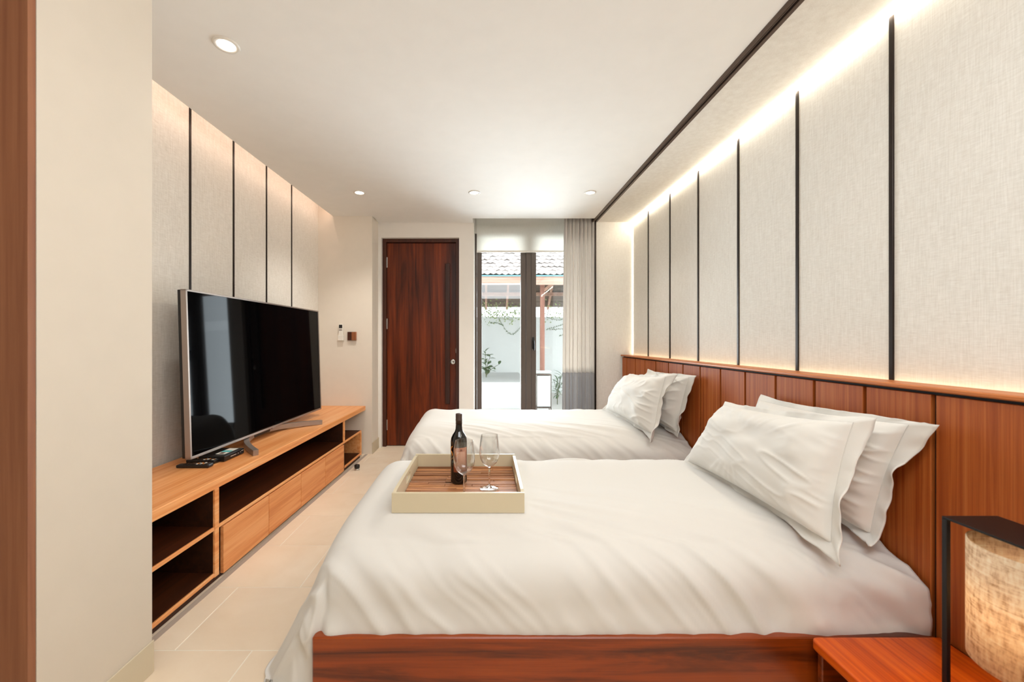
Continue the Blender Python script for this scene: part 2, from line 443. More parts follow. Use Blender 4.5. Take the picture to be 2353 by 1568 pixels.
# near left pier with brown clad face towards the camera
pier = struct('wall_pier', B(-2.5, -1.208, 1.07, 1.44, 0, 2.6), 'pier')
struct('trim_3', B(-2.5, -1.209, 1.05, 1.069, 0, 2.53), 'brown_panel')
bm = B(-1.208, -1.203, 1.05, 1.445, 0, .116, bev=.002, seg=1)
struct('baseboard_left', bm, 'stone_base')
struct('wall_side', B(-2.6, -2.5, -2.3, 1.44, 0, 2.74), 'plaster_left')
struct('wall_rear', B(-2.6, 1.8, -2.42, -2.3, 0, 2.74), 'plaster')

# nib beside the door, door wall, window surround
struct('wall_nib', B(-2.0, -1.205, 4.21, 4.9, 0, 2.74), 'plaster_left')
struct('baseboard_far', B(-1.205, -1.197, 4.205, 4.45, 0, .12, bev=.002, seg=1), 'stone_base')
bm = bmesh.new()
box(bm, -1.205, -1.172, 4.45, 4.9, 0, 2.74); box(bm, -.302, -.136, 4.45, 4.9, 0, 2.74); box(bm, -1.172, -.302, 4.45, 4.9, 2.352, 2.74)
box(bm, -.136, 1.26, 4.70, 4.9, 2.47, 2.74); box(bm, 1.26, 1.8, 4.70, 4.9, 0, 2.74)
struct('wall_far', bm, 'plaster')
struct('wall_alcove', B(1.213, XR+.03, 4.42, 4.70, 0, 2.74), 'linen_soffit')

# ------------------------------------------------------------------ door_1
d1 = struct('door_1', B(-1.127, -.343, 4.535, 4.575, .006, 2.31, bev=.002, seg=1), 'door')
bm = bmesh.new()
box(bm, -1.170, -1.130, 4.50, 4.60, 0, 2.35); box(bm, -.340, -.304, 4.50, 4.60, 0, 2.35); box(bm, -1.130, -.340, 4.50, 4.60, 2.314, 2.35)
box(bm, -1.130, -.340, 4.58, 4.60, 0, 2.314)
obj('door_frame', bm, 'doorframe', d1)
h = B(-.462, -.408, 4.475, 4.512, .485, 2.07, bev=.008, seg=3); ho = obj('pull_handle', h, 'doorpull', d1)
bm = bmesh.new(); box(bm, -.447, -.423, 4.51, 4.536, .60, .63); box(bm, -.447, -.423, 4.51, 4.536, 1.92, 1.95); obj('handle_post', bm, 'doorpull', d1)
for z in (2.09, 1.39, .24):
    bm = B(-1.136, -1.122, 4.526, 4.536, z-.06, z+.06, bev=.002, seg=1); obj('hinge', bm, 'steel', d1)
bm = lathe(bmesh.new(), [(0, 0), (.030, 0), (.030, .006), (.026, .012), (.010, .012), (.010, .009), (0, .009)], 28)
o = obj('lock', bm, 'steel', d1, True, loc=(-.378, 4.5345, .958)); o.rotation_euler = (PI/2, 0, 0)
obj('latch_plate', B(-.345, -.339, 4.528, 4.536, 1.06, 1.11), 'steel', d1)

# ------------------------------------------------------------------ window_1: glazed garden door
w1 = bpy.data.objects.new('window_1', None); COL.objects.link(w1); w1.location = (.5, 4.76, 0); w1['kind'] = 'structure'
def wpart(n, mat, *boxes, **k):
    bm = bmesh.new()
    for b in boxes: box(bm, *b, bev=.002, seg=1)
    return obj(n, bm, mat, w1, off=w1.location, **k)
wpart('window_frame', 'windowframe', (-.134, -.110, 4.73, 4.80, 0, 2.47), (1.20, 1.258, 4.73, 4.80, 0, 2.47), (-.110, 1.20, 4.73, 4.80, 2.42, 2.47))
wpart('threshold', 'windowframe', (-.110, 1.20, 4.73, 4.80, -.004, .03))
wpart('stile', 'windowframe', (-.108, -.052, 4.74, 4.79, .03, 2.42)); wpart('stile', 'windowframe', (.413, .473, 4.74, 4.79, .03, 2.42))
wpart('stile', 'windowframe', (.535, .595, 4.74, 4.79, .03, 2.42)); wpart('stile', 'windowframe', (1.15, 1.20, 4.74, 4.79, .03, 2.42))
wpart('cover_strip', 'windowframe', (.475, .533, 4.732, 4.792, .03, 2.42))
for a, b in ((-.052, .413), (.595, 1.15)):
    wpart('rail', 'windowframe', (a, b, 4.74, 4.79, .03, .11)); wpart('rail', 'windowframe', (a, b, 4.74, 4.79, 2.36, 2.42))
    bm = B(a-.008, b+.008, 4.762, 4.768, .10, 2.37); obj('pane', bm, 'pane', w1, off=w1.location)
bm = bmesh.new(); box(bm, .548, .574, 4.728, 4.741, 1.10, 1.24, bev=.004); tube(bm, [(.561, 4.735, 1.20), (.561, 4.70, 1.20), (.562, 4.69, 1.19), (.566, 4.688, 1.15), (.566, 4.69, 1.085)], .008, 8)
obj('handle', bm, 'blackmetal', w1, True, off=w1.location)

# ------------------------------------------------------------------ light fittings
led = tag(obj('led_strip', B(1.6175, 1.6275, -2.2, 4.40, CZ-.009, CZ-.001), 'led_right'), 'cream glowing strip light along the top of the fabric wall behind the beds', 'light')
led = tag(obj('led_strip', B(1.606, 1.624, -2.2, 4.39, 1.004, 1.010), 'led_ledge'), 'yellow glowing strip light sunk behind the headboard ledge', 'light')
led = tag(obj('led_strip', B(XR-.009, XR-.001, 4.409, 4.417, 1.05, CZ-.012), 'led_corner'), 'upright glowing strip light in the corner beside the curtain', 'light')
led = tag(obj('led_strip', B(-.006, .006, -1.53, 1.19, CZ+.066, CZ+.078), 'led_left', loc=(-1.668, 3, 0)), 'peach glowing strip light hidden in the cove above the television wall', 'light')
led.rotation_euler = (0, 0, -SK)

def downlight(loc, label, power):
    t = thing('downlight', label, 'light', loc, 0, 'round downlights in the ceiling')
    ring = lathe(bmesh.new(), [(.036, .004), (.038, -.004), (.052, -.005), (.054, 0), (.054, .004), (.036, .004)], 36)
    obj('trim_ring', ring, 'white', t, True)
    obj('lamp_disc', lathe(bmesh.new(), [(0, -.001), (.036, -.001), (.036, .004), (0, .004)], 28), 'bulb', t)
    l = lamp('downlight_beam', 'SPOT', (0, 0, -.012), power, (1.0, .95, .88), spot_size=math.radians(110), spot_blend=.8, shadow_soft_size=.035)
    l.parent = t
    return t
downlight((-1.156, 1.772, CZ), 'largest round downlight, in the ceiling nearest the television', 10)
downlight((-1.126, 3.54, CZ), 'round downlight in front of the wooden door, closest to the television wall', 44)
downlight((-.104, 3.54, CZ), 'round downlight in the middle of the far row of three', 18)
downlight((.925, 3.54, CZ), 'round downlight in the far row beside the dark ceiling track', 20)

# ------------------------------------------------------------------ television cabinet (askew frame: x=0 front, y=Y-3)
tc = thing('tv_cabinet', 'long low teak television cabinet with drawers and open shelves', 'cabinet', (-1.305, 3, 0), -SK)
D = -.475
def cp(n, mat, *a, bev=.002, **k): return obj(n, B(*a, bev=bev, seg=1), mat, tc, **k)
cp('top', 'cab', D, 0, -1.545, 1.20, .466, .511, bev=.003)
cp('shelf', 'cab_in_shade', D, -.014, -1.545, -1.038, 0.262, 0.28, bev=0); cp('shelf_edge', 'cab', -.014, -.004, -1.545, -1.038, 0.262, 0.28)
cp('shelf', 'cab_in_shade', D, -.014, -1.007, 0.64, 0.262, 0.278, bev=0); cp('shelf_edge', 'cab', -.014, -.004, -1.007, 0.64, 0.262, 0.278)
cp('shelf', 'cab_in_shade', D, -.014, 0.64, 1.085, 0.262, 0.28, bev=0); cp('shelf_edge', 'cab', -.014, -.004, 0.64, 1.085, 0.262, 0.28)
cp('divider', 'cab_in_deep_shade', D, -.014, -1.038, -1.007, 0.03, 0.466, bev=0); cp('divider_edge', 'cab', -.014, -.002, -1.038, -1.007, 0.03, 0.466)
cp('divider', 'cab_in_deep_shade', D, -.014, 0.612, 0.64, 0.278, 0.466, bev=0); cp('divider_edge', 'cab', -.014, -.002, 0.612, 0.64, 0.278, 0.466)
cp('side_panel', 'cab', D, -.002, 1.062, 1.085, .03, .262)
cp('side_panel', 'cab_in_shade', D, -.004, .612, .632, .03, .262)
cp('bottom_panel', 'cab_in_shade', D, -.014, -1.545, -1.038, 0.033, 0.052, bev=0); cp('bottom_panel_edge', 'cab', -.014, -.003, -1.545, -1.038, 0.033, 0.052)
cp('bottom_panel', 'cab_in_shade', D, -.014, 0.632, 1.062, 0.033, 0.052, bev=0); cp('bottom_panel_edge', 'cab', -.014, -.003, 0.632, 1.062, 0.033, 0.052)
cp('bottom_panel', 'cab_in_shade', D, -.03, -1.007, .612, .033, .052)
cp('back_panel', 'cab_in_deep_shade', D-.012, D, -1.545, .64, .03, .466)
cp('back_panel', 'cab_in_deep_shade', D-.012, D, .64, 1.085, .03, .270)
cp('plinth', 'plinth', D, -.018, -1.545, 1.08, 0, .033)
cp('shadow_gap_panel', 'plinth', D, -.035, -1.006, -.984, .052, .262)
ys = [-.981, -.576, -.178, .221, .612]
for a, b in zip(ys, ys[1:]):
    dr = cp('drawer', 'cab_drawer', -.019, 0, a+.0025, b-.0025, .018, .256, bev=.0015)
    obj('drawer_box', B(-.42, -.019, a+.02, b-.02, .06, .24), 'cab_in_shade', dr)
g = struct('shadow_strip', B(-.004, .024, -1.545, 1.20, -.002, .0015), plain('grey_floor_shadow', lin(176, 160, 146), .7), loc=(-1.305, 3, 0)); g.rotation_euler = (0, 0, -SK)  # grey strip laid in place of the cabinet's soft shadow on the floor

# ------------------------------------------------------------------ television
tv = thing('television', 'large black flat television with silver edge on a curved silver stand', 'television', (-1.553, 2.905, .511), -SK)
TW, T0, T1, TILT = .788, .054, .964, .030
def tilt(bm):
    for v in bm.verts: v.co.x -= (v.co.z-T0)*TILT
    return bm
bm = bmesh.new(); box(bm, -.022, .0, -TW+.012, TW-.012, T0+.014, T1-.010)
obj('screen', tilt(bm), 'screen', tv)
bm = bmesh.new()
for a in ((-.026, .004, -TW, -TW+.012, T0, T1), (-.026, .004, TW-.012, TW, T0, T1), (-.026, .004, -TW, TW, T1-.010, T1), (-.026, .004, -TW, TW, T0, T0+.014)): box(bm, *a, bev=.002)
obj('bezel', tilt(bm), 'bezel', tv)
bm = bmesh.new(); box(bm, -.046, -.026, -TW+.004, TW-.004, T0+.004, T1-.002, bev=.006); box(bm, -.075, -.046, -TW+.25, TW-.25, T0+.03, T1-.35, bev=.01)
obj('back_casing', tilt(bm), 'black', tv)
obj('sensor_nub', tilt(B(-.01, .006, -.02, .02, T0-.006, T0+.004, bev=.001)), 'bezel', tv)
pts = []
for i in range(33):
    t = i/32; q = 1-abs(2*t-1)**2.2
    pts.append((.19-.255*q, -.517+.895*t, .017+.018*q))
so = obj('stand', sweep(bmesh.new(), pts, .030, .034), 'bezel', tv); smooth_by_angle(so, 40)
obj('stand_neck', B(-.075, -.040, -.16, .12, .018, .14, bev=.006), 'black', tv)

# set-top box and remotes on the cabinet
st = thing('set_top_box', 'black set-top box with a pale sticker under the television', 'set-top box', (-1.555, 2.345, .511), -SK)
obj('case', B(-.075, .075, -.088, .088, .003, .034, bev=.004), 'black', st)
obj('sticker', B(-.005, .05, -.05, .075, .034, .0345), 'white', st)
obj('sticker_stripe', B(-.004, .049, -.005, .025, .0345, .035), plain('turquoise_print', lin(70, 190, 190), .5), st)
obj('sticker_text', B(.008, .034, -.042, -.014, .0345, .035), plain('sticker_ink', lin(96, 70, 54), .6), st)
bm = bmesh.new(); box(bm, .075, .0758, -.035, .015, .016, .019); box(bm, .075, .0758, .03, .036, .016, .019); box(bm, .075, .0758, .05, .056, .018, .021); box(bm, .075, .0758, .062, .080, .022, .025)
obj('front_lights', bm, 'white', st)
for yy in (-.06, .06): obj('foot', B(-.06, .06, yy-.01, yy+.01, 0, .004), 'black', st)

def remote(loc, rot, label, lights):
    t = thing('remote_control', label, 'remote', loc, rot, 'remotes beside the set-top box')
    bm = B(-.088, .088, -.023, .023, .001, .021, bev=.008, seg=3)
    for v in bm.verts:
        if v.co.x < 0: v.co.y *= 1-.25*(-v.co.x/.088); v.co.z *= 1-.2*(-v.co.x/.088)
    o = obj('body', bm, 'black', t, True)
    for i in range(8):
        for j in range(3):
            lit = i in lights
            c = [M['white'], M['gold'], M['steel']][(i+j) % 3] if lit else M['track']
            obj('button', B(.066-i*.017, .076-i*.017, -.014+j*.011, -.007+j*.011, .018, .0225 if i < 5 else .0205, bev=.001, seg=1), c, t)
    return t
remote((-1.585, 2.165, .511), .03, 'flat black remote lying in front, closest to the cabinet front edge', (1, 2, 3))
remote((-1.60, 2.247, .511), -.10, 'black remote lying behind another one, touching the set-top box', (0, 2, 3))

# ------------------------------------------------------------------ small things on the nib wall and floor
t = thing('air_conditioner_remote', 'white slim remote hanging in a holder on the cream wall', 'remote', (-1.527, 4.21, 1.20))
obj('body', B(-.022, .022, -.030, -.008, .012, .176, bev=.004), 'white', t)
obj('display', B(-.017, .017, -.0312, -.0295, .130, .166), 'darkvoid', t)
bm = bmesh.new(); box(bm, -.028, .028, -.034, -.0002, 0, .055, bev=.003); obj('holder', bm, 'white', t)
for i in range(3): obj('button', B(-.014+i*.011, -.008+i*.011, -.0316, -.0295, .104, .118), 'track', t)
t = thing('wall_switch', 'square brown wooden switch cover on the cream wall', 'switch', (-1.412, 4.21, 1.203))
obj('left_half', B(-.044, -.001, -.028, -.0002, 0, .088, bev=.001), 'doorframe', t)
obj('right_half', B(.0, .044, -.030, -.0002, 0, .088, bev=.001), wood('switch_wood', lin(166, 104, 66), lin(150, 92, 58), lin(130, 78, 50), 'Z'), t)
t = thing('door_stopper', 'small black and chrome door stopper standing on the floor tiles', 'door stop', (-1.196, 3.69, 0))
obj('base', lathe(bmesh.new(), [(0, 0), (.022, 0), (.022, .012), (.016, .017), (0, .017)], 24), 'steel', t, True)
obj('rubber_top', lathe(bmesh.new(), [(0, .017), (.018, .017), (.024, .022), (.024, .046), (.020, .050), (0, .050)], 24), 'black', t, True)

# ------------------------------------------------------------------ headboard
hb = thing('headboard', 'long teak headboard of upright boards with a ledge behind both beds', 'headboard', (1.55, 2.3, 0))
def hp(n, mat, *a, bev=.002, **k): return obj(n, B(*a, bev=bev, seg=1), mat, hb, off=(1.55, 2.3, 0), **k)
hp('backing', 'darkvoid', HB+.015, 1.60, .10, 4.40, 0, 1.0285, bev=0)
hp('ledge', 'ledge', 1.488, 1.603, .10, 4.408, 1.0285, 1.0445, bev=.004)
gy = [1.34+.2435*k for k in range(-5, 13)]+[4.405]
bmesh_panel = None
for a, b in zip(gy, gy[1:]):
    if b-a < .02: continue
    if bmesh_panel is None:
        bmesh_panel = bpy.data.meshes.new('panel'); bm = B(HB-1.55, HB-1.55+.016, -.1217+.0072, .1217-.0072, .06, 1.0165, bev=.0015, seg=1); bm.to_mesh(bmesh_panel); bm.free()
    if abs((b-a)-.2435) < .001: link('panel', bmesh_panel, 'head', hb, loc=(0, (a+b)/2-2.3, 0))
    else: hp('panel', 'head', HB, HB+.016, a+.0072, b-.0072, .06, 1.0165, bev=.0015)
hp('base_rail', 'plinth', HB+.004, 1.60, .10, 4.40, 0, .06)

# ------------------------------------------------------------------ beds
BY, BDY = 1.325, 1.475        # near face of the near bed, offset of the far bed
def make_bed():
    t = thing('bed', '', 'bed', (.46, BY+.51, 0), 0, 'twin beds')
    off = t.location.copy()
    def bp(n, mat, *a, bev=.010, seg=3): return obj(n, B(*a, bev=bev, seg=seg), mat, t, True, off=off)
    o = bp('side_rail', 'bedwood', -.580, 1.498, BY, BY+.040, .045, .211); smooth_by_angle(o, 40)
    o = bp('side_rail', 'bedwood', -.580, 1.498, BY+.98, BY+1.02, .045, .211); smooth_by_angle(o, 40)
    o = bp('foot_rail', 'bedwood', -.580, -.545, BY+.042, BY+.978, .045, .211); smooth_by_angle(o, 40)
    obj('platform', B(-.543, 1.498, BY+.042, BY+.978, .15, .20), 'bedwood', t, off=off)
    obj('mattress', B(-.38, 1.47, BY+.16, BY+.86, .20, .42, bev=.04, seg=3), 'cotton', t, True, off=off)
    for x in (-.50, 1.40):
        for y in (BY+.05, BY+.91): obj('leg', B(x, x+.06, y, y+.06, 0, .15), 'plinth', t, off=off)
    return t
bed = make_bed(); bed['label'] = 'bed with red-brown wooden rail in front, carrying the cream tray'
dup(bed, bed.location+Vector((0, BDY, 0)), 'single bed standing farther off, in front of the garden door')

def make_duvet(y0, seed, label, lift=0., press=None):
    XF, RF, RS, ZT = -.485, .135, .10, .45+lift
    YN, YF = y0+.025+RS, y0+.995-RS
    LS, LF = .325, .585
    XH = 1.492
    n_top, n_f = 210, 70
    s = np.concatenate([-np.linspace(LF, 0, n_f, endpoint=False), np.linspace(0, XH-XF, n_top)])
    nh, nt_ = 56, 90
    tn = -np.linspace(1, 0, nh, endpoint=False); tm = np.linspace(0, YF-YN, nt_); tf = np.linspace(0, 1, nh+1)[1:]
    Sg = np.repeat(s[:, None], nh*2+nt_, 1)
    Tu = np.repeat(np.concatenate([tn, tm*0, tf])[None], len(s), 0)       # hang fraction
    Ym = np.repeat(np.concatenate([tn*0, tm, tf*0+(YF-YN)])[None], len(s), 0)
    ds = np.maximum(-Sg, 0)
    Lt = LS+(LF-LS)*sstep(.05, .12, ds)
    dt = np.abs(Tu)*Lt
    sign = np.sign(Tu)
    # hem runs a little uneven
    h = (ds**6+dt**6)**(1/6)
    phi = np.arctan2(dt, ds+1e-9)
    arcf, arcs = RF*PI/2, RS*PI/2
    a = np.minimum(h/RF, PI/2); rest = np.maximum(h-arcf, 0)
    outf = RF*np.sin(a)+rest*.46; dnf = RF*(1-np.cos(a))+rest*.888
    a2 = np.minimum(h/RS, PI/2); rest2 = np.maximum(h-arcs, 0)
    outs = RS*np.sin(a2)+rest2*.0; dns = RS*(1-np.cos(a2))+rest2
    cw, sw = np.cos(phi)**.55, np.sin(phi)**.55
    cw = np.where(ds <= 0, 0, cw); sw = np.where(dt <= 0, 0, sw)
    X = XF+np.maximum(Sg, 0)-outf*cw
    Y = YN+Ym+sign*outs*sw
    wgt = np.sin(phi)**2
    Z = ZT-(dns*wgt+dnf*(1-wgt))
    # head end rounds down slightly, crown in the middle
    tm_ = np.clip(Ym/(YF-YN), 0, 1)
    inner = sstep(.45, 0, ds)
    Z = Z+inner*(.058*(1-(1-np.minimum(tm_/.22, 1))**2)+.032*tm_)-.045*sstep(.7, 0, tm_)*sstep(.95, 1.45, X)*(Sg > 0)*sstep(.25, 0, dt)
    P = np.stack([X, Y, Z], -1)
    for _ in range(130): P[:, 1:-1] = .25*P[:, :-2]+.5*P[:, 1:-1]+.25*P[:, 2:]
    for _ in range(40): P[1:-1] = .25*P[:-2]+.5*P[1:-1]+.25*P[2:]
    # fold field in unfolded cloth coordinates
    tt = Ym+np.where(Tu < 0, -dt, np.where(Tu > 0, dt, 0))        # along width, hang included
    hang = np.where(Tu < 0, dt, 0)
    near = sstep(.55, .0, tt)
    U = np.where(Sg > 0, Sg, Sg)
    g = np.where(tt > 0, tt*2.4, tt*.95)                           # direction of the folds
    w = U+g
    wob = .05*vnoise(U*2.2+3, tt*2.5+9, seed+1)+.018*vnoise(U*6, tt*6, seed+2)
    def ridges(freq, sd, al):
        n = vnoise((w+wob)*freq, (U*.45-tt*.5)*al+50, sd); return (1-np.abs(n))**2.2
    side = sstep(-.10, .14, hang-np.where(Tu == 0, tt, 0))*sstep(.40, .15, ds)
    top = (Tu == 0)*1.0
    amp_side = .029*side*(.45+.55*sstep(-.1, .5, vnoise(U*1.3, tt*1.5, seed+5)))
    amp_top = .0125*top*near*sstep(0.0, .35, U)*(.4+.6*sstep(-.2, .5, vnoise(U*1.7+7, tt*2, seed+6)))
    amp = amp_side+amp_top+.0042*(1-side)*(Tu < 0)*sstep(.40, .15, ds)
    Dp = amp*(ridges(8, seed+11, 1.6)*1.3+ridges(17, seed+12, 3.0)*.45-.7)
    # soft unevenness everywhere
    Dp += .004*vnoise(U*3, tt*3, seed+21)*(1-.5*top)+.0022*vnoise(U*7, tt*7, seed+22)
    Dp *= 1-.75*sstep(.255, .325, hang)*(ds < .06)
    # foot drape: long vertical flutes
    fl_ = sstep(.12, .5, ds)
    Dp += fl_*.014*vnoise((tt+wob)*7, ds*1.2, seed+31)
    # pinched seam at the near corner
    Dp -= .022*np.exp(-((ds-.075)/.022)**2)*sstep(.08, .26, dt)
    # bulging lower hem
    Dp += .010*sstep(.2, .31, hang)*sstep(.357, .33, hang)*(ds < .25)
    P, N = displace(P, Dp)
    for _ in range(1):
        P[:, 1:-1] = .25*P[:, :-2]+.5*P[:, 1:-1]+.25*P[:, 2:]; P[1:-1] = .25*P[:-2]+.5*P[1:-1]+.25*P[2:]
    if press is not None:
        x0, x1, y0_, y1, zp = press
        inside = sstep(x0-.09, x0, P[..., 0])*sstep(x1+.09, x1, P[..., 0])*sstep(y0_-.09, y0_+.005, P[..., 1])*sstep(y1+.09, y1, P[..., 1])*sstep(.42, .47, P[..., 2])
        P[..., 2] = P[..., 2]*(1-inside)+zp*inside
    P[..., 2] = np.maximum(P[..., 2], .012)
    P[..., 0] = np.minimum(P[..., 0], 1.494)
    loc = (.5, y0+.5, .2)
    V, F = grid(P); V = V-np.array(loc)
    o = npmesh('duvet', V, F, 'cotton', loc=loc); tag(o, label, 'duvet', 'white duvets')
    md = o.modifiers.new('thickness', 'SOLIDIFY'); md.thickness = .012; md.offset = -1
    return o
make_duvet(BY, 100, 'white rumpled duvet under the cream tray, reaching down to the floor tiles', 0., (-.371, .151, 1.563, 2.107, .521))
make_duvet(BY+BDY, 300, 'white duvet on the bed in front of the garden door', .025)

# ------------------------------------------------------------------ pillows
def pillow_mesh(seed, flop):
    A, Bh, T, FW = .402, .217, .112, .028
    n = 88
    u = np.linspace(-1, 1, n); U, V = np.meshgrid(u, u*1.0, indexing='ij')
    def outline(U, V, sA, sB):
        x = sA*U*(1-.045*(1-U**2)*0-.05*(1-V**2)*np.abs(U)**3); y = sB*V*(1-.07*(1-U**2)*np.abs(V)**3)
        return x, y
    x, y = outline(U, V, A, Bh)
    prof = np.clip(1-np.abs(U)**2.8, 0, 1)**.52*np.clip(1-np.abs(V)**2.6, 0, 1)**.52
    def sheet(sgn, sd):
        z = sgn*T*prof
        edge = np.maximum(np.abs(U), np.abs(V))
        e = sstep(.35, .8, edge)*sstep(1.0, .93, edge)
        ang = np.arctan2(V*Bh, U*A)
        rad = np.sqrt((U*A)**2+(V*Bh)**2)
        n1 = (1-np.abs(vnoise(ang*5.5+20, rad*5+3, sd)))**2.5
        n2 = vnoise(U*3+5, V*3+5, sd+1)
        n3 = (1-np.abs(vnoise(U*2.3+V*4.5+40, V*1.1-U*1.4+9, sd+2)))**3
        z = z+sgn*(prof**.5)*((.007+.012*sstep(.3, .9, U))*n1*e+.009*n2+(.005+.007*sstep(-.2, .8, U))*n3-.005)
        return np.stack([x, y, z], -1)
    V1, F1 = grid(sheet(1, seed)); V2, F2 = grid(sheet(-1, seed+50))
    body = (np.concatenate([V1, V2]), np.concatenate([F1, F2[:, ::-1]+len(V1)]))
    # flange ring around the seam
    k = 320; th = np.linspace(0, 1, k, endpoint=False)
    per = []
    L = [2*A, 2*Bh, 2*A, 2*Bh]; tot = sum(L); sides = []
    for q in th:
        d = q*tot
        if d < L[0]: pu, pv = -1+2*d/L[0], -1
        elif d < L[0]+L[1]: pu, pv = 1, -1+2*(d-L[0])/L[1]
        elif d < 2*L[0]+L[1]: pu, pv = 1-2*(d-L[0]-L[1])/L[2], 1
        else: pu, pv = -1, 1-2*(d-2*L[0]-L[1])/L[3]
        per.append((pu, pv))
    per = np.array(per); bx, by = outline(per[:, 0], per[:, 1], A*.992, Bh*.992); ox, oy = outline(per[:, 0], per[:, 1], A+FW, Bh+FW)
    m = 7; rows = []
    for j in range(m):
        f = j/(m-1)
        X = bx+(ox-bx)*f; Y = by+(oy-by)*f
        wv = np.array([.0090*math.sin(2*PI*q*9+seed)+.0045*math.sin(2*PI*q*17+2*seed)+.002*math.sin(2*PI*q*37+seed) for q in th])
        Z = wv*f**1.3
        # corners flop according to 'flop': dict (su,sv)->(dz,dy)
        for (su, sv), (dz, dy, dx) in flop.items():
            wgt = np.clip(1-np.hypot((per[:, 0]-su)*A/.16, (per[:, 1]-sv)*Bh/.16), 0, 1)**.8
            Z = Z+dz*wgt*f**1.5; Y = Y+dy*wgt*f**1.5; X = X+dx*wgt*f**1.5
        rows.append(np.stack([X, Y, Z], -1))
    R = np.stack(rows, 0); R[..., 0] += (per[:, 0] > .97)*np.linspace(0, .018, m)[:, None]; R[..., 2] *= 1+.9*(per[:, 0] > .97); R = np.concatenate([R, R[:, :1]], 1)
    fl_ = grid(R)
    return body, fl_

def place_pillow(seed, flop, corners, label, back=.6):
    """corners: lower near, lower far, upper near, upper far (outer corners of the flange)"""
    BN, BF, TN, TF = [np.array(c, float) for c in corners]
    base = np.array([(BN[0]+TN[0])/2, (BN[1]+BF[1])/2, min(BN[2], BF[2])])
    body, fl_ = pillow_mesh(seed, flop)
    A_, B_ = .402+.028, .217+.028
    def tr(V):
        u = (V[:, 0]/A_+1)/2; v = (V[:, 1]/B_+1)/2                     # u: 0 far .. 1 near
        u, v = u[:, None], v[:, None]
        p = (BF*(1-u)+BN*u)*(1-v)+(TF*(1-u)+TN*u)*v
        du = (BN-BF)*(1-v)+(TN-TF)*v; dv = (TF-BF)*(1-u)+(TN-BN)*u
        n = np.cross(du, dv); n /= np.linalg.norm(n, axis=1, keepdims=True); n *= np.sign(-n[:, :1])
        z = V[:, 2:3]; z = np.where(z < 0, z*back, z)
        return p+n*z-base
    o = npmesh('pillow', tr(body[0]), body[1], 'pillow', loc=tuple(base)); tag(o, label, 'pillow', 'white pillows')
    f = npmesh('flange', tr(fl_[0]), fl_[1], 'pillow', parent=o)
    md = f.modifiers.new('thickness', 'SOLIDIFY'); md.thickness = .004
    return o
for k, dy, dz in ((0, 0.0, 0.0), (1, BDY, .03)):
    where = 'on the bed with the tray' if k == 0 else 'on the bed by the garden door'
    sh_ = lambda cs: [(x, y+dy, z+dz) for x, y, z in cs]
    place_pillow(3+k*9, {(1, 1): (-.02, -.015, .03), (-1, 1): (-.02, .015, 0), (1, -1): (.01, .0, 0)},
                 sh_([(1.40, 1.435, .465), (1.35, 2.17, .515), (1.452, 1.335, .940), (1.452, 2.13, .905)]),
                 'white pillow standing against the headboard, behind another one, '+where, .55)
    place_pillow(5+k*9, {(1, 1): (-.05, 0, 0), (-1, 1): (-.03, .01, -.01), (1, -1): (.02, -.02, .01)},
                 sh_([(1.205, 1.365, .460), (1.075, 2.19, .530), (1.305, 1.385, .940), (1.292, 2.17, .868)]),
                 'plump white pillow leaning in front of another one, '+where, .55)

# ------------------------------------------------------------------ tray with bottle and glasses
TX0, TX1, TY0, TY1, TZ = -.371, .151, 1.563, 2.107, .522
tr_ = thing('serving_tray', 'square cream tray with a slatted brown floor on the rumpled duvet', 'tray', ((TX0+TX1)/2, (TY0+TY1)/2, TZ))
toff = tr_.location.copy()
obj('side', B(TX0, TX1, TY0, TY0+.013, TZ, TZ+.079, bev=.002), 'tray', tr_, off=toff)
obj('side', B(TX0, TX1, TY1-.013, TY1, TZ, TZ+.079, bev=.002), 'tray', tr_, off=toff)
def slot_side(x0, x1):
    """end board with an oval hand hole"""
    bm = bmesh.new(); ya, yb = TY0+.013, TY1-.013; yc = (ya+yb)/2; n = 48
    def loop(x, inner):
        vs = []
        for i in range(n):
            a = 2*PI*(i+.5)/n
            if inner:
                c, s_ = math.cos(a), math.sin(a); y = yc+.034*(1 if c > 0 else -1)+.016*c; z = TZ+.047+.016*s_
            else:
                c, s_ = math.cos(a), math.sin(a); k = max(abs(c), abs(s_)); y = yc+(yb-ya)/2*c/k; z = TZ+.0395+.0395*s_/k
            vs.append(bm.verts.new((x, y, z)))
        return vs
    L = [loop(x0, 0), loop(x0, 1), loop(x1, 1), loop(x1, 0)]
    for A_, C_ in ((L[0], L[1]), (L[1], L[2]), (L[2], L[3]), (L[3], L[0])):
        for i in range(n): bm.faces.new((A_[i], A_[(i+1) % n], C_[(i+1) % n], C_[i]))
    bmesh.ops.recalc_face_normals(bm, faces=bm.faces); return bm
obj('handled_side', slot_side(TX0, TX0+.013), 'tray', tr_, off=toff)
obj('handled_side', slot_side(TX1-.013, TX1), 'tray', tr_, off=toff)
obj('base', B(TX0+.013, TX1-.013, TY0+.013, TY1-.013, TZ, TZ+.008), 'darkvoid', tr_, off=toff)
nsl = 26; wsl = (TY1-TY0-.028)/nsl
rs = random.Random(4)
for i in range(nsl):
    y = TY0+.014+i*wsl
    cuts = [TX0+.014]+sorted(rs.uniform(TX0+.08, TX1-.08) for _ in range(rs.choice((0, 1, 1, 2))))+[TX1-.014]
    for a, b in zip(cuts, cuts[1:]):
        if b-a < .03: continue
        obj('slat', B(a+.0006, b-.0006, y+.0026, y+wsl-.0026, TZ+.008, TZ+.013+rs.uniform(0, .0048), bev=.0012, seg=1), 'slat', tr_, off=toff)
FZ = TZ+.0178
bt = thing('wine_bottle', 'dark wine bottle with a copper label standing on the tray', 'bottle', (-.127, 1.86, FZ))
